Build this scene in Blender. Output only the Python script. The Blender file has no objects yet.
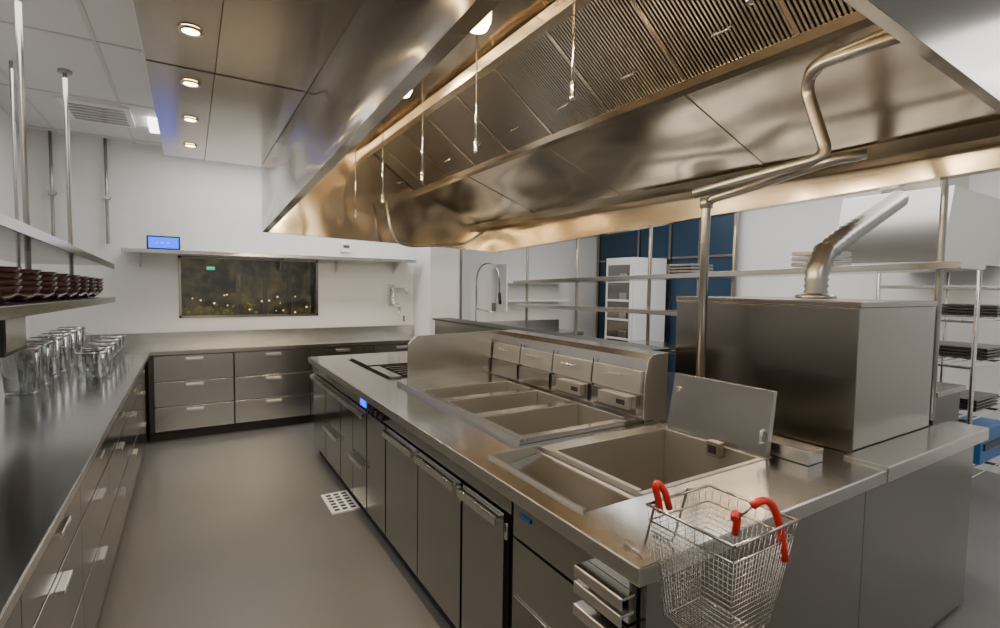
import bpy, bmesh, math, random
from mathutils import Vector, Matrix
random.seed(3)
S=bpy.context.scene

# ---------------------------------------------------------------- materials
def newmat(n):
    m=bpy.data.materials.new(n); m.use_nodes=True
    return m, m.node_tree, m.node_tree.nodes['Principled BSDF']
def plain(n,col,rough=.5,metal=0,emit=None,es=0,trans=0,spec=None):
    m,t,b=newmat(n)
    b.inputs['Base Color'].default_value=(*col,1); b.inputs['Roughness'].default_value=rough
    b.inputs['Metallic'].default_value=metal
    if emit: b.inputs['Emission Color'].default_value=(*emit,1); b.inputs['Emission Strength'].default_value=es
    if trans: b.inputs['Transmission Weight'].default_value=trans
    return m
def brushed(n,col,rough,tan=(0,1,0),wave=.0,var=.05,aniso=.5,wscale=(1.2,.5,1.2),dist=.05):
    m,t,b=newmat(n); N=t.nodes; L=t.links
    tc=N.new('ShaderNodeTexCoord')
    b.inputs['Roughness'].default_value=rough
    nz2=N.new('ShaderNodeTexNoise'); nz2.inputs['Scale'].default_value=.9; nz2.inputs['Detail'].default_value=1
    L.new(tc.outputs['Object'],nz2.inputs['Vector'])
    cr=N.new('ShaderNodeValToRGB'); cr.color_ramp.elements[0].position=.3; cr.color_ramp.elements[1].position=.7
    cr.color_ramp.elements[0].color=(*[c*(1-var) for c in col],1); cr.color_ramp.elements[1].color=(*[min(1,c*(1+var)) for c in col],1)
    L.new(nz2.outputs['Fac'],cr.inputs['Fac']); L.new(cr.outputs['Color'],b.inputs['Base Color'])
    b.inputs['Metallic'].default_value=1
    if aniso:
        b.inputs['Anisotropic'].default_value=aniso
        cx=N.new('ShaderNodeCombineXYZ')
        for k in range(3): cx.inputs[k].default_value=tan[k]+.013
        L.new(cx.outputs[0],b.inputs['Tangent'])
    if wave:
        mp=N.new('ShaderNodeMapping'); mp.inputs['Scale'].default_value=wscale; L.new(tc.outputs['Object'],mp.inputs['Vector'])
        nz3=N.new('ShaderNodeTexNoise'); nz3.inputs['Scale'].default_value=1; nz3.inputs['Detail'].default_value=0
        L.new(mp.outputs[0],nz3.inputs['Vector'])
        b2=N.new('ShaderNodeBump'); b2.inputs['Strength'].default_value=wave; b2.inputs['Distance'].default_value=dist
        L.new(nz3.outputs['Fac'],b2.inputs['Height']); L.new(b2.outputs[0],b.inputs['Normal'])
    return m
STY=brushed('steel_brushed_lengthwise',(.53,.515,.49),.2,(0,1,0),.15,.05,.5,(2,1,2),.02)
STF=brushed('steel_door_front',(.41,.395,.37),.2,(0,1,0),.2,.08,.5,(2.5,1.5,2.5),.02)
STX=brushed('steel_brushed_crosswise',(.62,.60,.57),.25,(1,0,0),.2,.05,.5,(2,2,2.5),.02)
STT=brushed('steel_worktop',(.54,.53,.51),.17,(0,1,0),.1,.05,.5,(2,2,2),.01)
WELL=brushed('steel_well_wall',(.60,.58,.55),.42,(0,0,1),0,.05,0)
WELLF=brushed('steel_well_bottom_shade',(.26,.25,.235),.38,(0,1,0),0,.1,0)  # shade at the bottom of the wells put into the base colour
LIP=brushed('steel_edge_highlight',(.72,.70,.67),.28,(0,1,0),0,.03,0)  # bright edge line put into the colour: lighter steel on lips and pulls
STD=brushed('steel_dark',(.32,.305,.285),.24,(0,1,0),.2,.05,.5,(2,2,2),.02)
BLK=brushed('steel_blackened',(.12,.115,.11),.3,(0,1,0),0)
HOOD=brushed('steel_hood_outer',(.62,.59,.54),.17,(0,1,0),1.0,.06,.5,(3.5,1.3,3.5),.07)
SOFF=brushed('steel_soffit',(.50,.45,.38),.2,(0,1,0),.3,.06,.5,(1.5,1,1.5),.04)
HIN=brushed('steel_hood_inner',(.58,.50,.385),.18,(0,1,0),.6,.08,.5,(3,1.6,3),.05)  # golden lamplight partly put into this warm base colour
SLAT=plain('baffle_steel',(.40,.37,.33),.3,1)
CHR=plain('chrome',(.72,.71,.69),.15,1)
WIRE=plain('basket_wire',(.5,.48,.45),.25,1)
GALV=brushed('galvanised_pipe',(.42,.41,.39),.34,(0,0,1),0,.06,0)
DARK=plain('black_plastic',(.02,.02,.022),.4)
SEAM=plain('seam_shadow',(.03,.03,.03),.6,.5)
RED=plain('red_rubber',(.62,.02,.012),.35)
WHITE=plain('white_enamel',(.8,.8,.8),.4)
BLUE=plain('blue_panel',(.012,.04,.082),.35)
BLUE2=plain('blue_plastic',(.02,.13,.38),.4)
SCR=plain('blue_screen',(.005,.02,.2),.3,0,(.0,.07,1),3.0)
MAROON=plain('maroon_glaze',(.028,.005,.005),.25)
WARM=plain('warm_lamp',(1,.9,.7),.4,0,(1,.70,.32),32)
WARMG=plain('jar_lamp_glass',(1,.9,.7),.3,0,(1,.83,.58),5)
COOL=plain('ceiling_lamp_diffuser',(1,1,1),.4,0,(1,.97,.92),5.5)
GLASS=bpy.data.materials.new('clear_glass');GLASS.use_nodes=True
t=GLASS.node_tree;N=t.nodes;L=t.links;N.clear()
o_=N.new('ShaderNodeOutputMaterial');mxs=N.new('ShaderNodeMixShader');tr=N.new('ShaderNodeBsdfTransparent');gl=N.new('ShaderNodeBsdfGlossy');fr=N.new('ShaderNodeLayerWeight')
tr.inputs[0].default_value=(.90,.92,.92,1);gl.inputs['Roughness'].default_value=.06;fr.inputs['Blend'].default_value=.3
L.new(fr.outputs['Facing'],mxs.inputs[0]);L.new(tr.outputs[0],mxs.inputs[1]);L.new(gl.outputs[0],mxs.inputs[2]);L.new(mxs.outputs[0],o_.inputs[0])
def wallmat(n,col,sc=9,v=.96):
    m,t,b=newmat(n);N=t.nodes;L=t.links
    tc=N.new('ShaderNodeTexCoord');nz=N.new('ShaderNodeTexNoise');nz.inputs['Scale'].default_value=sc;nz.inputs['Detail'].default_value=4
    L.new(tc.outputs['Object'],nz.inputs['Vector'])
    cr=N.new('ShaderNodeValToRGB');cr.color_ramp.elements[0].color=(*[c*v for c in col],1);cr.color_ramp.elements[1].color=(*col,1)
    L.new(nz.outputs['Fac'],cr.inputs['Fac']);L.new(cr.outputs['Color'],b.inputs['Base Color'])
    b.inputs['Roughness'].default_value=.55
    return m
WALL=wallmat('painted_wall',(.76,.76,.755))
CEIL=wallmat('ceiling_tile',(.70,.70,.69),60)
GRID=plain('ceiling_grid',(.60,.59,.58),.6)
FLOOR,t,b=newmat('epoxy_floor');N=t.nodes;L=t.links
tc=N.new('ShaderNodeTexCoord');n1=N.new('ShaderNodeTexNoise');n1.inputs['Scale'].default_value=1.3;n1.inputs['Detail'].default_value=5
n2=N.new('ShaderNodeTexNoise');n2.inputs['Scale'].default_value=160;n2.inputs['Detail'].default_value=2
L.new(tc.outputs['Object'],n1.inputs['Vector']);L.new(tc.outputs['Object'],n2.inputs['Vector'])
mx=N.new('ShaderNodeMath');mx.operation='MULTIPLY_ADD';mx.inputs[1].default_value=.35;L.new(n2.outputs['Fac'],mx.inputs[0]);
m2=N.new('ShaderNodeMath');m2.operation='MULTIPLY';m2.inputs[1].default_value=.65;L.new(n1.outputs['Fac'],m2.inputs[0]);L.new(m2.outputs[0],mx.inputs[2])
cr=N.new('ShaderNodeValToRGB');cr.color_ramp.elements[0].position=.3;cr.color_ramp.elements[1].position=.7
cr.color_ramp.elements[0].color=(.115,.113,.110,1);cr.color_ramp.elements[1].color=(.148,.145,.141,1)
L.new(mx.outputs[0],cr.inputs['Fac']);L.new(cr.outputs['Color'],b.inputs['Base Color']);b.inputs['Roughness'].default_value=.33
NIGHT,t,b=newmat('night_foliage_glow');N=t.nodes;L=t.links
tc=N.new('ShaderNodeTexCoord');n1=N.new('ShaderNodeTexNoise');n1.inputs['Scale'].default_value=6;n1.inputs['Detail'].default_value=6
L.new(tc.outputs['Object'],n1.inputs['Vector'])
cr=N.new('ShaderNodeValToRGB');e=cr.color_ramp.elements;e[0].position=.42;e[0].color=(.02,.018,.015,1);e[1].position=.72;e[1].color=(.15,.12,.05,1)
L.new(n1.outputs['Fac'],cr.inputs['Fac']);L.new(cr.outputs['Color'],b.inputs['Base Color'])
L.new(cr.outputs['Color'],b.inputs['Emission Color']);b.inputs['Emission Strength'].default_value=.9  # emission puts night light into the foliage colour

# ---------------------------------------------------------------- builder
class B:
    def __init__(s,name,bevel=0):
        s.n=name; s.bm=bmesh.new(); s.m=[]; s.bev=bevel
    def mi(s,mat):
        if mat not in s.m: s.m.append(mat)
        return s.m.index(mat)
    def box(s,x0,x1,y0,y1,z0,z1,mat):
        return s.hexa([(x0,y0,z0),(x1,y0,z0),(x1,y1,z0),(x0,y1,z0),(x0,y0,z1),(x1,y0,z1),(x1,y1,z1),(x0,y1,z1)],mat)
    def hexa(s,pts,mat):
        v=[s.bm.verts.new(p) for p in pts]; i=s.mi(mat)
        for f in [(0,3,2,1),(4,5,6,7),(0,1,5,4),(1,2,6,5),(2,3,7,6),(3,0,4,7)]:
            s.bm.faces.new([v[k] for k in f]).material_index=i
        return s
    def face(s,pts,mat):
        s.bm.faces.new([s.bm.verts.new(p) for p in pts]).material_index=s.mi(mat); return s
    def loop_prism(s,pts,off,mat):
        off=Vector(off); a=[s.bm.verts.new(p) for p in pts]; c=[s.bm.verts.new(Vector(p)+off) for p in pts]; i=s.mi(mat); n=len(pts)
        s.bm.faces.new(a[::-1]).material_index=i; s.bm.faces.new(c).material_index=i
        for k in range(n): s.bm.faces.new([a[k],a[(k+1)%n],c[(k+1)%n],c[k]]).material_index=i
        return s
    def tube(s,pts,r,mat,seg=10,fil=0,caps=True):
        P=[Vector(p) for p in pts]
        if fil:
            Q=[P[0]]
            for k in range(1,len(P)-1):
                a,b_,c=P[k-1],P[k],P[k+1]
                f1=min(fil,(a-b_).length*.49); f2=min(fil,(c-b_).length*.49)
                p=b_+(a-b_).normalized()*f1; q=b_+(c-b_).normalized()*f2
                for j in range(7):
                    u=j/6; Q.append(p*(1-u)**2+b_*2*u*(1-u)+q*u*u)
            Q.append(P[-1]); P=Q
        rr=r if isinstance(r,(list,tuple)) else [r]*len(P)
        T=[]
        for k in range(len(P)):
            a=P[max(0,k-1)]; c=P[min(len(P)-1,k+1)]; T.append((c-a).normalized())
        up=Vector((0,0,1)) if abs(T[0].z)<.9 else Vector((1,0,0))
        nrm=(up-T[0]*up.dot(T[0])).normalized(); rings=[]; i=s.mi(mat)
        for k in range(len(P)):
            nrm=(nrm-T[k]*nrm.dot(T[k])).normalized(); bi=T[k].cross(nrm)
            rings.append([s.bm.verts.new(P[k]+(nrm*math.cos(2*math.pi*j/seg)+bi*math.sin(2*math.pi*j/seg))*rr[k]) for j in range(seg)])
        for k in range(len(P)-1):
            for j in range(seg):
                f=s.bm.faces.new([rings[k][j],rings[k][(j+1)%seg],rings[k+1][(j+1)%seg],rings[k+1][j]]); f.material_index=i; f.smooth=True
        if caps:
            s.bm.faces.new(rings[0][::-1]).material_index=i; s.bm.faces.new(rings[-1]).material_index=i
        return s
    def lathe(s,c,prof,mat,seg=20):
        i=s.mi(mat); R=[]
        for r,z in prof: R.append([s.bm.verts.new((c[0]+r*math.cos(2*math.pi*j/seg),c[1]+r*math.sin(2*math.pi*j/seg),c[2]+z)) for j in range(seg)])
        for k in range(len(R)-1):
            for j in range(seg):
                f=s.bm.faces.new([R[k][j],R[k][(j+1)%seg],R[k+1][(j+1)%seg],R[k+1][j]]); f.material_index=i; f.smooth=True
        return s
    def done(s):
        bmesh.ops.recalc_face_normals(s.bm,faces=s.bm.faces[:])
        me=bpy.data.meshes.new(s.n); s.bm.to_mesh(me); s.bm.free()
        for m in s.m: me.materials.append(m)
        o=bpy.data.objects.new(s.n,me); S.collection.objects.link(o)
        if s.bev:
            d=o.modifiers.new('bevel','BEVEL'); d.width=s.bev; d.segments=2; d.limit_method='ANGLE'; d.angle_limit=math.radians(50)
        return o

CH=3.0
XL,XR,YB,YF=-1.32,6.0,-2.6,6.5
# ---------------------------------------------------------------- room
B('floor').box(XL-.1,XR+.1,YB-.1,YF+1.2,-.1,0,FLOOR).done()
B('ceiling').box(XL-.1,XR+.1,YB-.1,YF+.1,CH,CH+.1,CEIL).done()
B('wall_left').box(XL-.1,XL,YB,YF,0,CH,WALL).done()
B('wall_right').box(XR,XR+.1,YB,YF,0,CH,WALL).done()
B('wall_rear').box(XL-.1,XR+.1,YB-.1,YB,0,CH,WALL).done()
w=B('wall_back')
wx0,wx1,wz0,wz1=-.107,1.35,1.18,1.86
w.box(XL-.1,wx0,YF,YF+.1,0,CH,WALL).box(wx1,XR+.1,YF,YF+.1,0,CH,WALL).box(wx0,wx1,YF,YF+.1,0,wz0,WALL).box(wx0,wx1,YF,YF+.1,wz1,CH,WALL).done()
w=B('wall_pier'); w.box(2.6,3.02,5.93,YF,0,CH,WALL).done()
w=B('trim_pier_corner'); w.box(3.021,3.05,5.915,5.95,0,2.3,STD).done()
g=B('trim_ceiling_grid')
for i in range(13):
    x=XL+.25+.61*i
    if x<XR: g.box(x-.012,x+.012,YB,YF,CH-.004,CH+.001,GRID)
for i in range(8):
    y=YB+.4+1.22*i
    g.box(XL,XR,y-.012,y+.012,CH-.005,CH+.001,GRID)
g.done()
w=B('window_1')
w.box(wx0,wx0+.025,YF-.01,YF+.09,wz0,wz1,STD).box(wx1-.025,wx1,YF-.01,YF+.09,wz0,wz1,STD).box(wx0,wx1,YF-.01,YF+.09,wz0,wz0+.025,STD).box(wx0,wx1,YF-.01,YF+.09,wz1-.025,wz1,STD)
w.box(wx0+.02,wx1-.02,YF+.05,YF+.056,wz0+.02,wz1-.02,plain('window_glass',(.6,.62,.6),.02,0,trans=1)).done()
n=B('added_night_view')  # invented night view, built in place of reflections in the pane
n.box(-.6,2.2,YF+.9,YF+.95,0,2.2,NIGHT)
LAMP=plain('distant_lamp',(1,.9,.5),.5,0,(1,.75,.35),4); LG=plain('exit_sign_reflection',(0,.5,.2),.5,0,(.1,1,.5),1.2)  # green plate outside stands in for the exit sign reflected in the pane
YG=plain('lit_shrub',(.2,.22,.03),.8,0,(.45,.42,.05),.25)  # lit look put into the shrub material as a faint glow
for i in range(22):
    x=random.uniform(.0,1.7); z=random.uniform(1.12,1.42); r=random.uniform(.005,.013)
    n.lathe((x,YF+.8,z),[(0.001,-r),(r*.8,-r*.5),(r,0),(r*.8,r*.5),(.001,r)],LAMP,8)
for i in range(60):
    x=random.uniform(-.05,.75); z=random.uniform(1.06,1.30); r=random.uniform(.008,.026)
    n.lathe((x,YF+.84,z),[(0.001,-r),(r*.8,-r*.5),(r,0),(r*.8,r*.5),(.001,r)],YG,6)
n.box(.18,.27,YF+.8,YF+.82,1.73,1.77,LG)
for i in range(4):
    x=.5+i*.3; n.box(x,x+.05,YF+.7,YF+.72,0,1.5+random.uniform(.15,.45),STD)
n.done()

v=B('ceiling_vent'); v.box(-.86,-.40,5.2,5.8,CH-.02,CH,WHITE)
for k in range(6): v.box(-.82,-.44,5.27+k*.085,5.30+k*.085,CH-.03,CH-.018,STY)
v.done()
l=B('ceiling_spotlight'); l.box(-.29,-.20,5.4,5.75,CH-.05,CH,COOL); l.done()
for (x,y) in [(-.5,-1.4),(1.4,-1.4),(4.3,-1.0),(4.6,.6),(4.6,2.6),(4.6,4.9)]:  # unseen glowing panels, added to light the room
    t_=B('added_light_panel'); t_.box(x-.32,x+.32,y-.62,y+.62,CH-.02,CH-.001,WHITE); t_.box(x-.28,x+.28,y-.58,y+.58,CH-.026,CH-.02,COOL); t_.done()
def area(name,loc,sx,sy,en,col,rot=(0,0,0)):
    d=bpy.data.lights.new(name,'AREA'); d.shape='RECTANGLE'; d.size=sx; d.size_y=sy; d.energy=en; d.color=col
    o=bpy.data.objects.new(name,d); o.location=loc; o.rotation_euler=rot; S.collection.objects.link(o)
def point(name,loc,en,col,r=.05):
    d=bpy.data.lights.new(name,'POINT'); d.energy=en; d.color=col; d.shadow_soft_size=r
    o=bpy.data.objects.new(name,d); o.location=loc; S.collection.objects.link(o)
def spot(name,loc,en,col,ang=110):
    d=bpy.data.lights.new(name,'SPOT'); d.energy=en; d.color=col; d.spot_size=math.radians(ang); d.spot_blend=.8; d.shadow_soft_size=.04
    o=bpy.data.objects.new(name,d); o.location=loc; S.collection.objects.link(o)
W1=(1,.975,.945)
area('fill_aisle',(.4,-1.2,2.93),2.2,1.2,34,W1)  # added fill behind the camera for the aisle
area('fill_left',(-.72,3.0,2.95),.5,3.5,25,W1)  # added ambient fill over the left counter, no fixture there
area('fill_right',(4.5,2.0,2.95),2,5,92,W1)  # added fill that brightens the right side of the room
area('fill_backwall',(1.2,5.7,2.95),2.6,.6,44,W1)  # added wash on the back wall, no fixture there

# ---------------------------------------------------------------- left counter
c=B('base_cabinet',.002)
c.box(-1.28,-.44,-.6,5.8,0,.1,DARK)
c.box(-1.28,-.392,-.6,5.84,.1,.858,BLK)
ys=[-.6,.2,.9,1.62,2.4,3.15,3.95,4.75,5.55]
for a,b_ in zip(ys[:-1],ys[1:]):
    for z0,z1 in [(.105,.395),(.405,.665),(.675,.845)]:
        c.box(-.391,-.365,a+.004,b_-.004,z0,z1,STF)
        ym=(a+b_)/2
        c.box(-.364,-.340,ym-.065,ym+.065,z1-.030,z1-.025,LIP); c.box(-.343,-.340,ym-.065,ym+.065,z1-.042,z1-.0305,LIP)
c.done()
c=B('countertop',.007)
c.box(-1.3,-.34,-.6,6.45,.862,.9,STT)
c.box(-.3395,-.338,-.6,5.83,.866,.895,LIP)
c.box(-.34,2.58,5.84,6.45,.862,.9,STX)
c.box(-1.28,2.58,6.455,6.49,.862,1.03,STX)
c.box(-1.315,-1.302,-.6,6.45,.862,1.03,STY)
c.done()
c=B('drawer_cabinet',.002)
c.box(-.36,2.58,5.93,6.45,0,.1,DARK)
c.box(-.36,2.58,5.892,6.45,.1,.86,BLK)
xs=[-.32,.375,1.13,1.85,2.56]
for a,b_ in zip(xs[:-1],xs[1:]):
    for z0,z1 in [(.105,.34),(.35,.59),(.60,.85)]:
        c.box(a+.006,b_-.006,5.865,5.891,z0,z1,STX)
        xm=(a+b_)/2
        c.box(xm-.075,xm+.075,5.835,5.864,z1-.03,z1-.024,LIP); c.box(xm-.075,xm+.075,5.835,5.84,z1-.05,z1-.0305,LIP)
c.done()
c=B('wall_shelf',.003)
c.box(-.57,2.5,6.156,6.49,1.885,1.9,STX); c.box(-.57,2.5,6.145,6.155,1.86,1.9,STX)
for x in (-.45,.9,1.55,2.3): c.loop_prism([(x,6.49,1.88),(x,6.2,1.88),(x,6.49,1.72)],(.02,0,0),STX)
c.done()
c=B('digital_display',.004); c.box(-.37,-.08,6.28,6.32,1.902,2.045,DARK); c.box(-.355,-.095,6.272,6.279,1.92,2.03,SCR)
for k in range(3): c.box(-.30+k*.05,-.27+k*.05,6.268,6.2715,1.965,1.98,WHITE)
c.done()
c=B('wall_thermostat',.004); c.box(1.62,1.76,6.47,6.5,1.98,2.1,WHITE); c.box(1.65,1.73,6.463,6.469,2.03,2.07,STD); c.done()
c=B('pot_filler_faucet')
c.box(2.24,2.32,6.46,6.492,1.3,1.58,CHR)
c.tube([(2.28,6.46,1.52),(2.28,6.40,1.52),(2.46,6.38,1.52),(2.46,6.36,1.44)],.018,CHR,10,.02)
c.tube([(2.28,6.46,1.33),(2.28,6.40,1.33),(2.36,6.38,1.30),(2.36,6.38,1.2)],.018,CHR,10,.02)
c.tube([(2.28,6.40,1.33),(2.28,6.40,1.52)],.014,CHR,10)
c.lathe((2.28,6.4,1.41),[(.001,-.03),(.035,-.03),(.035,.03),(.001,.03)],CHR,12)
c.done()
c=B('electrical_outlet',.003); c.box(2.42,2.5,6.485,6.5,1.06,1.18,WHITE); c.box(2.445,2.475,6.479,6.484,1.08,1.16,STD); c.done()
for x in (-.70,-1.12):
    c=B('wall_conduit'); c.tube([(x,6.46,1.95 if x>-1 else 2.0),(x,6.46,CH)],.014,GALV,10); c.box(x-.03,x+.03,6.44,6.5,2.4,2.43,GALV); c.done()

c=B('hanging_overshelf',.002)
def zt(y): return 1.70+(4.6-y)*.03
for (zf,m) in ((lambda y:zt(y),STY),(lambda y:1.46+(4.6-y)*.015,STY)):
    y0,y1=-.2,4.65
    x0,x1=-1.0,-.476
    a,b_=zf(y0),zf(y1)
    c.hexa([(x0,y0,a-.012),(x1,y0,a-.012),(x1,y1,b_-.012),(x0,y1,b_-.012),(x0,y0,a),(x1,y0,a),(x1,y1,b_),(x0,y1,b_)],m)
    x1=-.47
    c.hexa([(x1-.0055,y0,a-.04),(x1,y0,a-.04),(x1,y1,b_-.04),(x1-.0055,y1,b_-.04),(x1-.0055,y0,a),(x1,y0,a),(x1,y1,b_),(x1-.0055,y1,b_)],m)
for y in (.3,1.3,2.35,3.45,4.55):
    c.tube([(-.7,y,1.44),(-.7,y,CH)],.013,GALV,10)
    c.tube([(-.97,y,1.44),(-.97,y,CH)],.010,GALV,8)
    c.lathe((-.7,y,CH-.02),[(.001,0),(.04,0),(.04,.02)],GALV,14)
c.done()
for k in range(9):
    y=2.1+k*.28
    c=B('bowl_stack')
    zb=1.46+(4.6-y)*.015+.003
    for j in range(4):
        c.lathe((-.60,y,zb+j*.022),[(.001,0),(.05,0),(.085,.03),(.1,.06),(.095,.06),(.08,.035),(.001,.012)],MAROON,20)
    c.done()
for row,(x,ya,n_,h) in enumerate([(-.86,4.0,6,.27),(-.60,4.5,5,.17)]):
    for j in range(n_):
        y=ya+j*.30; r=.09
        c=B('glass_canister')
        c.lathe((x,y,.901),[(.001,0),(r*.8,0),(r*.85,.02),(r,h),(r-.006,h),(r*.8,.02),(.001,.008)],GLASS,20)
        c.lathe((x,y,.901),[(r-.006,h),(r+.005,h),(r+.005,h+.009),(r-.006,h+.009)],CHR,20)
        c.tube([(x+r,y,.9+h*.85),(x+r+.045,y,.9+h*.8),(x+r+.045,y,.9+h*.3),(x+r*.9,y,.9+h*.2)],.006,GLASS,8,.02)
        c.done()
c=B('order_display_monitor',.005); c.box(-.84,-.79,3.40,3.8,1.19,1.42,DARK); c.box(-.789,-.786,3.42,3.78,1.21,1.40,STD); c.box(-.83,-.80,3.58,3.63,1.42,1.46,DARK); c.done()

# ---------------------------------------------------------------- soffit
c=B('soffit_panel',.003)
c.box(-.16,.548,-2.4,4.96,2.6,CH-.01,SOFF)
for y in (1.2,2.9,): c.box(-.155,.54,y-.003,y+.003,2.597,2.5995,SEAM)
c.box(.12,.123,-2.4,4.96,2.594,2.5965,SEAM)
c.done()
for y in (1.8,2.46,3.1,3.78,4.49):
    c=B('recessed_downlight'); c.lathe((.02,y,2.599),[(.045,0),(.045,-.008),(.032,-.008)],SOFF,20); c.lathe((.02,y,2.593),[(.001,0),(.032,0)],WARM,20); c.done()
    spot('lamp_downlight',(.02,y,2.57),10,(1,.85,.65),130)

# ---------------------------------------------------------------- hood
y0,y1=.54,4.92
zl=lambda y:2.21-.0475*(y-1); zr=lambda y:2.10-.036*(y-1)
h=B('exhaust_hood')
def strip(p,q,mat,ya=y0,yb=y1,n=1):
    f=lambda v,y: v(y) if callable(v) else v
    for k in range(n):
        a=ya+(yb-ya)*k/n; b_=ya+(yb-ya)*(k+1)/n
        h.face([(p[0],a,f(p[1],a)),(p[0],b_,f(p[1],b_)),(q[0],b_,f(q[1],b_)),(q[0],a,f(q[1],a))],mat)
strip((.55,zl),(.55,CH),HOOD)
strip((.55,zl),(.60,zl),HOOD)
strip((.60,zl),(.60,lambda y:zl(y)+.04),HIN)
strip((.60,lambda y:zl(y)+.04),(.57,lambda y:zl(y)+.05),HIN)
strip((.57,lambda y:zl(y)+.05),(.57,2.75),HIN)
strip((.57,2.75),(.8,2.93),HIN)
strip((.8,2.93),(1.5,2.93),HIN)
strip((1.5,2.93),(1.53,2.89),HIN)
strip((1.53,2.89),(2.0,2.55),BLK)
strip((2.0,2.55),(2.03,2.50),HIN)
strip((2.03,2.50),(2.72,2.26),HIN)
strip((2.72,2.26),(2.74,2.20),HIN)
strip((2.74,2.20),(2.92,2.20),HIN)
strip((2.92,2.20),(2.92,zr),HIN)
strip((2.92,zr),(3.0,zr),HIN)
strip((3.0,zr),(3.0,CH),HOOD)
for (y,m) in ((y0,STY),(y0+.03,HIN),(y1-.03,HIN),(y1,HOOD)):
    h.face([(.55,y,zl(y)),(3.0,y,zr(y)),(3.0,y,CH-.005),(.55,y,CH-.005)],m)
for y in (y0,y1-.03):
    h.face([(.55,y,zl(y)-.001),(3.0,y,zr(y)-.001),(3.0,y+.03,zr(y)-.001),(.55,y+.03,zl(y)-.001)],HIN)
for y in (1.64,2.74,3.84):
    h.hexa([(2.03,y,2.495),(2.72,y,2.255),(2.72,y+.02,2.255),(2.03,y+.02,2.495),(2.03,y,2.503),(2.72,y,2.263),(2.72,y+.02,2.263),(2.03,y+.02,2.503)],HIN)
d=Vector((.47,0,-.34)).normalized(); nn=Vector((-d.z,0,d.x))
if nn.z>0: nn=-nn
A=Vector((1.53,0,2.89)); Bp=Vector((2.0,0,2.55))
def bar(ya,yb,h0,h1,mat,pa=A,pb=Bp):
    q=[pa+nn*h0,pb+nn*h0,pa+nn*h1,pb+nn*h1]
    h.hexa([(q[0].x,ya,q[0].z),(q[1].x,ya,q[1].z),(q[1].x,yb,q[1].z),(q[0].x,yb,q[0].z),(q[2].x,ya,q[2].z),(q[3].x,ya,q[3].z),(q[3].x,yb,q[3].z),(q[2].x,yb,q[2].z)],mat)
y=y0+.05; k=0
while y<y1-.06:
    if k%28!=27: bar(y,y+.0095,.006,.03,SLAT)
    else:
        bar(y-.004,y+.014,.006,.034,HIN)
        mid=A*.3+Bp*.7+nn*.03
        h.tube([(mid.x,y+.2,mid.z),(mid.x+nn.x*.03,y+.2,mid.z+nn.z*.03),(mid.x+nn.x*.03,y+.28,mid.z+nn.z*.03),(mid.x,y+.28,mid.z)],.005,CHR,6)
    y+=.018; k+=1
bar(y0+.03,y1-.03,.035,.045,HIN,A-d*.01,A+d*.03)
bar(y0+.03,y1-.03,.035,.045,HIN,Bp-d*.03,Bp+d*.01)
h.done()
for y in (.8,1.39,2.03,2.7,3.5,4.3):
    z=2.42
    c=B('hood_jar_lamp')
    c.lathe((.76,y,z),[(.001,-.065),(.03,-.06),(.042,-.035),(.044,0),(.038,.05),(.03,.07)],WARMG,16)
    c.lathe((.76,y,z),[(.032,.06),(.04,.07),(.04,.11),(.02,.12),(.02,.5)],CHR,16)
    c.done()
    point('lamp_hood',(.80,y,z-.12),23,(1,.81,.55),.045)
for y in (.85,1.59,2.38,3.1,3.89,4.65):
    zb=2.335-.045*(y-1.59)
    c=B('sprinkler_drop'); c.tube([(1.3,y,zb),(1.3,y,2.925)],.006,CHR,8); c.lathe((1.3,y,zb),[(.001,-.02),(.009,-.02),(.011,-.005),(.009,.03),(.012,.035),(.012,.05),(.006,.055)],CHR,12); c.done()

c=B('fire_suppression_pipe')
c.tube([(2.15,1.59,.905),(2.15,1.59,2.01),(2.18,1.40,2.04),(2.2,1.07,2.10),(2.28,.97,2.12)],.021,GALV,12,.05)
c.tube([(2.0,1.55,2.02),(2.2,1.07,2.12),(2.2,1.17,2.42),(2.12,1.1,2.47),(2.10,.79,2.46)],.024,GALV,12,.06)
c.lathe((2.15,1.59,1.97),[(.022,0),(.03,0),(.03,.05),(.022,.05)],GALV,12)
c.done()
c=B('gas_pipe')
c.tube([(1.6,4.7,2.4),(1.65,4.7,2.1),(1.72,4.7,1.98),(1.86,4.7,1.955),(2.4,4.6,2.0),(2.6,4.5,2.15)],.014,GALV,10,.07)
c.done()
c=B('flexible_vent_duct')
pts=[Vector((2.5,1.24,1.54)),Vector((2.5,1.24,1.66)),Vector((2.56,1.24,1.76)),Vector((2.75,1.24,1.85)),Vector((3.35,1.24,2.10))]
Q=[];R_=[]
for k in range(len(pts)-1):
    n_=8 if k<3 else 24
    for j in range(n_):
        Q.append(pts[k].lerp(pts[k+1],j/n_)); R_.append(.052 if (len(Q)%2) else .044)
c.tube(Q,R_,GALV,18)
c.lathe((2.5,1.24,1.536),[(.001,.005),(.085,.005),(.085,.02),(.06,.03)],GALV,18)
c.done()

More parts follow.
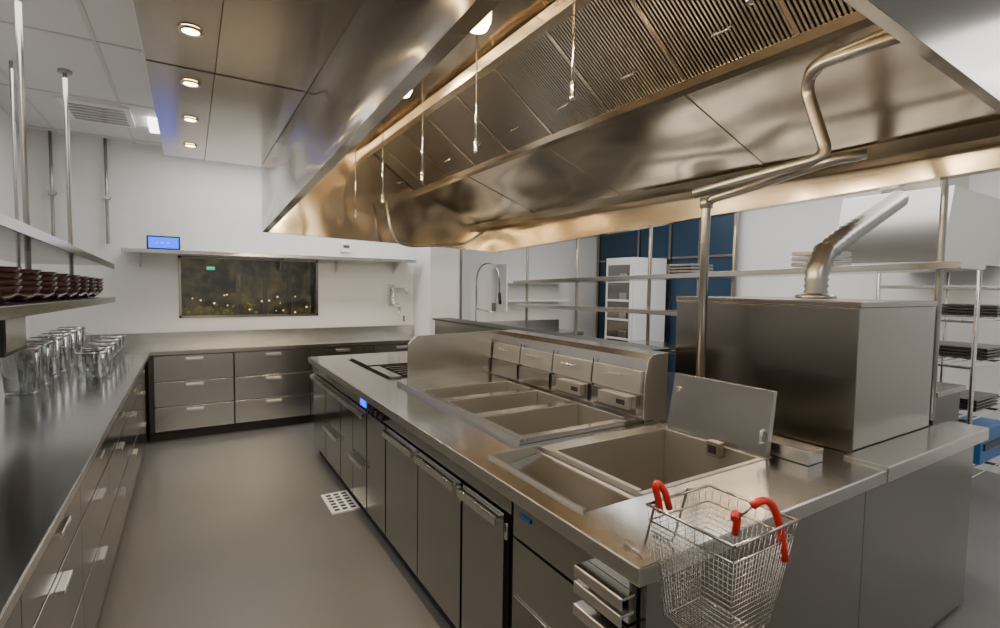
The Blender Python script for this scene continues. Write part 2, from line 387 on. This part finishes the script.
# ---------------------------------------------------------------- island
c=B('cooking_island',.002)
c.box(1.0,3.3,.92,4.8,0,.1,DARK)
c.box(.982,1.18,.89,4.85,.1,.84,BLK)
c.box(1.2,3.3,1.70,4.84,.1,.58,STD)
c.box(2.05,3.31,.90,1.69,.1,.86,STD)
c.box(2.0,3.31,1.75,4.85,.585,.863,STD)
c.box(1.2,2.04,.90,1.12,.1,.86,STD)
for a,b_ in ((.985,1.30),(1.304,2.168),(2.172,3.31)): c.box(a,b_,.862,.885,.02,.85,STF)
def slab(x0,x1,y0,y1,z0=.865,z1=.9,m=STT): c.box(x0,x1,y0,y1,z0,z1,m)
slab(.92,2.25,.83,1.128)
slab(.92,1.0,1.1285,4.86)
slab(1.0,1.19,1.70,4.86)
slab(1.19,2.02,1.70,1.755)
slab(2.02,2.25,1.1285,4.86)
slab(2.25,3.32,.98,4.86)
slab(1.19,2.02,3.28,3.45)
slab(1.19,2.02,4.55,4.86)
c.box(2.252,3.36,.825,.978,.85,.912,STX); c.box(2.254,3.358,.8225,.8245,.853,.908,LIP)
c.box(.916,2.25,.827,.8295,.852,.897,LIP); c.box(.9165,.9195,.832,4.86,.852,.897,LIP)
c.box(.925,2.25,.832,.842,.85,.8645,STX); c.box(.922,.932,.843,4.86,.85,.8645,STY)
# bain marie: frame + three open wells
bx0,bx1,by0,by1=1.19,1.95,1.76,3.26
c.box(bx0,bx0+.04,by0,by1,.86,.925,STT); c.box(bx1-.06,bx1,by0,by1,.86,.915,STY)
c.box(bx0+.041,bx1-.061,by0,by0+.045,.86,.925,STT); c.box(bx0+.041,bx1-.061,by1-.30,by1,.86,.915,STT)
for y in (2.2,2.6): c.box(bx0+.041,bx1-.061,y,y+.07,.86,.915,STT)
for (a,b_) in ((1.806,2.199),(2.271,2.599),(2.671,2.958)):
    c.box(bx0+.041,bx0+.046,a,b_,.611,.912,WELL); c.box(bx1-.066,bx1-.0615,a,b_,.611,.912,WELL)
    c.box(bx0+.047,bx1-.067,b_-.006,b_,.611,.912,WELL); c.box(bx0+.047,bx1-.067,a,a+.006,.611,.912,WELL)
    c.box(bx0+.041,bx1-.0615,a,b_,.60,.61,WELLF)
    xm=(bx0+bx1)/2; ym=(a+b_)/2
    c.lathe((xm,ym,.612),[(.001,.002),(.035,.002),(.04,0)],CHR,14)
# far cooktop
c.box(1.191,2.019,3.451,4.549,.71,.86,STD)
c.box(1.31,1.97,3.47,3.98,.86,.895,SEAM); c.box(1.22,1.97,4.02,4.53,.86,.92,STT)
c.box(1.22,1.30,3.47,3.98,.86,.915,STY)
for k in range(5): c.box(1.33,1.95,3.52+k*.09,3.54+k*.09,.896,.915,STD)
# fryer vat
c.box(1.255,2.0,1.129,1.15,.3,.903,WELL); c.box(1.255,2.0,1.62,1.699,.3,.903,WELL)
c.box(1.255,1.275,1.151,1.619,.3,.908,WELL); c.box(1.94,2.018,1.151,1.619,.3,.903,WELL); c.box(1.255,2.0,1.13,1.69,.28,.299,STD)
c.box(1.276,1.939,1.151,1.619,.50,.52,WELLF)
c.hexa([(1.276,1.151,.521),(1.36,1.151,.521),(1.36,1.619,.521),(1.276,1.619,.521),(1.276,1.151,.80),(1.28,1.151,.80),(1.28,1.619,.80),(1.276,1.619,.80)],WELL)
for x in (1.45,1.55,1.65): c.tube([(x,1.2,.56),(x,1.57,.56)],.014,CHR,8)
# drain board
c.box(1.012,1.25,1.13,1.685,.82,.845,WELL)
c.hexa([(1.012,1.13,.845),(1.25,1.13,.845),(1.25,1.684,.845),(1.012,1.684,.845),(1.012,1.13,.85),(1.25,1.13,.885),(1.25,1.684,.885),(1.012,1.684,.85)],STT)
c.box(1.0,1.011,1.13,1.699,.83,.912,STY); c.box(1.012,1.25,1.686,1.699,.83,.912,STX)
# side splash
c.loop_prism([(1.27,3.262,.9),(1.27,3.262,1.17),(1.33,3.262,1.225),(2.08,3.262,1.24),(2.08,3.262,.9)],(0,.017,0),STX)
# back guard
prof=[(1.951,.9),(1.951,1.10),(1.975,1.215),(2.01,1.24),(2.12,1.245),(2.12,.9)]
c.loop_prism([(x,1.77,z) for x,z in prof],(0,1.49,0),STY)
c.loop_prism([(x,1.764,z) for x,z in prof],(0,.0055,0),WELL)
for k in range(4):
    a=1.785+k*.368
    c.hexa([(1.935,a,1.04),(1.95,a,1.04),(1.95,a+.355,1.04),(1.935,a+.355,1.04),(1.945,a,1.155),(1.965,a,1.155),(1.965,a+.355,1.155),(1.945,a+.355,1.155)],WELL)
    c.box(1.925,1.95,a+.01,a+.345,.925,1.03,STY)
    if k<2: c.box(1.895,1.924,a+.04,a+.26,.955,1.02,WELL); c.box(1.892,1.8945,a+.06,a+.12,.975,1.0,SEAM)
    c.tube([(1.938,a+.12,1.125),(1.915,a+.12,1.12),(1.915,a+.24,1.12),(1.938,a+.24,1.125)],.004,CHR,8)
    c.box(1.946,1.9505,a+.357,a+.363,.93,1.18,SEAM)
c.box(2.16,2.32,1.93,4.8,.9,1.22,STD); c.box(2.13,2.34,1.93,4.8,1.221,1.237,DARK)
# left-face fronts
X0,X1=.95,.978
def front(a,b_,z0,z1,m=STF): c.box(X0,X1,a,b_,z0,z1,m)
front(1.45,4.82,.775,.845)
front(.89,1.435,.11,.70); front(.89,1.435,.71,.845)
front(1.50,1.82,.11,.76); front(1.84,2.30,.11,.76); front(2.31,2.78,.11,.76)
front(2.80,3.15,.11,.76)
front(3.17,3.48,.11,.42);front(3.17,3.48,.43,.76);front(3.49,3.82,.11,.76)
front(3.84,4.30,.11,.42);front(3.84,4.30,.43,.76);front(4.32,4.80,.11,.76)
for a,b_,z in ((1.51,1.81,.745),(1.86,2.28,.745),(2.33,2.76,.745),(3.18,3.47,.745),(3.18,3.47,.405),(3.5,3.81,.745),(3.85,4.29,.745),(3.85,4.29,.405),(4.33,4.79,.745)):
    c.box(.918,.949,a,b_,z-.003,z+.003,STY); c.box(.918,.924,a,b_,z-.03,z-.0035,LIP)
for y in (1.83,2.305,1.47):
    c.tube([(.945,y,.68),(.945,y,.74)],.009,CHR,8)
c.box(.943,.949,3.08,3.30,.785,.84,DARK); c.box(.939,.9425,3.14,3.27,.79,.832,SCR)
for y in (2.80,2.89,2.98): c.tube([(.949,y,.81),(.92,y,.81)],.02,DARK,14)
c.box(.944,.949,1.33,1.39,.79,.805,BLUE2)
for z in (.80,.755,.69):
    c.box(.906,.949,.87,1.05,z-.004,z+.004,CHR); c.box(.9,.9055,.87,1.05,z-.026,z+.004,LIP)
c.box(.943,.949,1.15,1.42,.18,.5,STD)
c.done()

c=B('fryer_lid',.003)
c.hexa([(1.955,1.13,.906),(1.985,1.13,.906),(1.985,1.62,.906),(1.955,1.62,.906),(2.0,1.13,1.17),(2.02,1.13,1.17),(2.02,1.62,1.17),(2.0,1.62,1.17)],STY)
c.box(2.022,2.13,1.0,1.22,.903,.955,STX)
c.tube([(1.97,1.15,.96),(1.94,1.15,.96),(1.955,1.15,1.01),(1.98,1.15,1.01)],.006,CHR,8)
c.lathe((1.98,1.58,1.10),[(.001,-.012),(.014,-.012),(.014,.012),(.001,.012)],CHR,10)
c.box(1.895,1.935,1.3,1.36,.86,.925,plain('thermostat_box',(.42,.38,.30),.35,.9)); c.box(1.893,1.8945,1.31,1.35,.875,.91,SEAM)
c.done()

c=B('stainless_cabinet',.004)
c.box(2.34,3.12,.985,1.9,.903,1.51,STD)
c.box(2.335,3.125,.98,1.905,1.5105,1.535,STD)
c.done()
c=B('undercounter_refrigerator',.004)
c.box(3.38,3.75,1.05,2.4,.0,1.02,BLK); c.box(3.36,3.77,1.03,2.42,1.021,1.05,STD); c.done()
c=B('countertop_oven',.004)
c.box(3.14,3.25,1.06,1.85,.903,1.09,BLK); c.box(3.135,3.255,1.055,1.86,1.091,1.105,STD); c.done()
c=B('pass_through_shelf',.002)
for y in (1.03,2.18,2.95,3.88,4.75):
    c.tube([(3.28,y,.914),(3.28,y,CH)],.016,GALV,10)
    if y>1.5: c.box(3.24,3.32,y-.04,y+.04,.903,.914,STX)
def sl(x0,x1,ya,yb,za,zb):
    c.hexa([(x0,ya,za-.035),(x1,ya,za-.035),(x1,yb,zb-.035),(x0,yb,zb-.035),(x0,ya,za),(x1,ya,za),(x1,yb,zb),(x0,yb,zb)],STY)
sl(3.12,3.45,.9,4.8,1.73,1.64); sl(3.16,3.40,2.0,4.8,1.41,1.38)
c.done()

c=B('floor_drain',.001)
c.box(.80,.99,3.45,3.80,0,.012,WHITE)
for i in range(6):
    for j in range(3): c.box(.825+j*.055,.86+j*.055,3.475+i*.053,3.505+i*.053,.010,.0135,DARK)
c.done()

# ---------------------------------------------------------------- fry basket
c=B('fry_basket')
zt_=1.07; zb_=.80
bx=(.91,1.14); by=(.58,.805); tx=(.95,1.09); ty=(.61,.78)
def P(u,v,w):
    xa=tx[0]+(bx[0]-tx[0])*w; xb=tx[1]+(bx[1]-tx[1])*w; ya=ty[0]+(by[0]-ty[0])*w; yb=ty[1]+(by[1]-ty[1])*w
    return (xa+(xb-xa)*u, ya+(yb-ya)*v, zb_+(zt_-zb_)*w)
r=.0009
NN=19
for i in range(NN+1):
    u=i/NN
    c.tube([P(u,0,.86),P(u,0,0),P(u,1,0),P(u,1,.86)],r,WIRE,4)
    c.tube([P(0,u,.86),P(0,u,0),P(1,u,0),P(1,u,.86)],r,WIRE,4)
    if i%2==0:
        c.tube([P(u,0,1),P(u,0,.86)],r,WIRE,4);c.tube([P(u,1,1),P(u,1,.86)],r,WIRE,4);c.tube([P(0,u,1),P(0,u,.86)],r,WIRE,4);c.tube([P(1,u,1),P(1,u,.86)],r,WIRE,4)
for j in range(NN):
    w=.86*j/(NN-1); c.tube([P(0,0,w),P(1,0,w),P(1,1,w),P(0,1,w),P(0,0,w)],r,WIRE,4)
for w,rr in ((1,.004),(.86,.0025),(0,.0025)):
    c.tube([P(0,0,w),P(1,0,w),P(1,1,w),P(0,1,w),P(0,0,w)],rr,WIRE,8)
for v in (.25,.75):
    p=P(v,1,1); c.tube([p,(p[0],p[1]+.02,p[2]),(p[0],.86,.93),(p[0],.87,.905),(p[0],.93,.905)],.0035,WIRE,8,.01)
c.tube([(.95,.80,1.045),(.945,.80,1.07),(.93,.80,1.11),(.937,.80,1.12),(.952,.79,1.10),(.965,.785,1.055)],.0085,RED,10,.012)
c.tube([(1.035,.66,1.03),(1.035,.655,1.075),(1.015,.65,1.087),(1.0,.64,1.08)],.0085,RED,10,.012)
c.tube([(1.03,.62,1.11),(1.05,.61,1.126),(1.075,.60,1.113),(1.095,.592,1.055),(1.105,.585,.985)],.0085,RED,10,.02)
c.tube([(1.03,.62,1.11),(1.03,.66,1.06)],.003,WIRE,6)
c.done()

# ---------------------------------------------------------------- right side of room
c=B('prep_sink_counter',.004)
c.box(3.06,5.1,5.85,6.45,.86,.9,STX); c.box(3.06,5.1,6.455,6.49,.86,1.05,STX); c.box(3.06,5.1,5.88,6.45,.55,.859,STX)
for x in (3.1,4.1,5.0): c.box(x,x+.04,5.9,5.94,0,.549,STX); c.box(x,x+.04,6.4,6.44,0,.549,STX)
c.done()
c=B('pre_rinse_faucet')
c.tube([(3.5,6.35,.903),(3.5,6.35,1.70),(3.53,6.3,1.86),(3.64,6.2,1.92),(3.73,6.12,1.80),(3.74,6.1,1.45)],.014,CHR,10,.08)
c.tube([(3.74,6.1,1.47),(3.74,6.08,1.32)],.022,DARK,10); c.tube([(3.5,6.35,1.25),(3.66,6.15,1.2)],.01,CHR,8)
c.done()
c=B('wall_outlet_box',.003); c.box(3.85,3.93,6.485,6.5,1.2,1.32,STD); c.done()
c=B('wall_blue_partition'); c.box(5.94,5.99,3.95,6.48,0,2.75,BLUE); c.done()
c=B('trim_blue_partition')
for y in (3.93,4.45,4.95,5.55,6.44): c.box(5.90,5.935,y-.02,y+.02,0,2.75,STD)
c.box(5.92,5.935,3.95,6.42,2.0,2.03,STD); c.done()
c=B('glass_door_cooler',.004)
c.box(5.2,5.85,4.95,5.5,0,2.0,WHITE); c.box(5.19,5.1995,5.0,5.45,.15,1.9,STD)
for k in range(6): c.box(5.17,5.189,5.02,5.43,.3+.27*k,.33+.27*k,WHITE); c.box(5.175,5.189,5.06,5.2,.33+.27*k,.43+.27*k,STX)
c.box(5.165,5.189,4.96,5.0,.1,1.95,WHITE); c.done()
c=B('wall_shelves',.003)
for z in (1.35,1.62): c.box(3.95,5.1,6.2,6.49,z,z+.03,WHITE)
c.box(3.915,3.945,6.2,6.49,1.2,1.9,WHITE)
c.done()
c=B('work_table',.004)
c.box(4.5,5.1,2.6,4.6,.86,.9,STY); c.box(4.55,5.05,2.65,4.55,.3,.33,STY)
for x in (4.55,5.0):
    for y in (2.65,4.5): c.box(x,x+.04,y,y+.04,0,.86,STX)
c.done()
c=B('suspended_range_hood',.004)
c.hexa([(4.55,1.42,1.8),(5.95,1.42,1.8),(5.95,2.15,1.8),(4.55,2.15,1.8),(4.7,1.42,2.35),(5.95,1.42,2.35),(5.95,2.15,2.35),(4.7,2.15,2.35)],STY)
c.box(5.0,5.6,1.6,2.0,2.351,CH,STY); c.done()
c=B('storage_rack',.001)
for x in (4.3,5.6):
    for y in (1.15,1.7): c.tube([(x,y,0),(x,y,1.75)],.014,CHR,8)
for z in (.35,.75,1.1,1.4,1.62):
    for k in range(9): 
        y=1.15+k*.069; c.tube([(4.3,y,z),(5.6,y,z)],.005,CHR,6)
    for k in range(3): c.box(4.3+k*.64,4.32+k*.64,1.15,1.7,z-.02,z-.004,CHR)
c.done()
for k in range(1,4):
    c=B('sheet_pan_stack',.002)
    z=[.36,.757,1.107,1.407][k]; x=4.45+.15*k
    for j in range(4): c.box(x,x+.45,1.2,1.6,z+j*.022,z+.014+j*.022,BLK)
    c.done()
c=B('storage_crate',.004)
c.box(4.75,5.3,1.2,1.6,.357,.6,BLUE2); c.box(4.8,5.25,1.19,1.1995,.45,.5,DARK); c.done()
for k,(y,hh) in enumerate([(1.5,.10),(2.45,.07)]):
    c=B('stacked_pans',.002)
    z0=1.735-(y-.9)*.023
    for j in range(3): c.box(3.16,3.42,y,y+.22,z0+j*hh/3+.002,z0+j*hh/3+hh/4,STD)
    c.done()

wd=bpy.data.worlds.new('world'); S.world=wd; wd.use_nodes=True
wd.node_tree.nodes['Background'].inputs[0].default_value=(.02,.025,.04,1); wd.node_tree.nodes['Background'].inputs[1].default_value=.5
cam=bpy.data.cameras.new('camera'); co=bpy.data.objects.new('camera',cam); S.collection.objects.link(co); S.camera=co
cam.sensor_width=36; cam.lens=18.14; cam.clip_start=.02
yaw=math.radians(31.6); p=math.radians(3.2); s=.014
F=Vector((math.sin(yaw)*math.cos(p),math.cos(yaw)*math.cos(p),-math.sin(p))); R=Vector((math.cos(yaw),-math.sin(yaw),0)); U=R.cross(F)
R2=(R+U*s).normalized(); U2=(U-R*s).normalized()
M=Matrix(((R2.x,U2.x,-F.x,0),(R2.y,U2.y,-F.y,0),(R2.z,U2.z,-F.z,1.58),(0,0,0,1)))
co.matrix_world=M
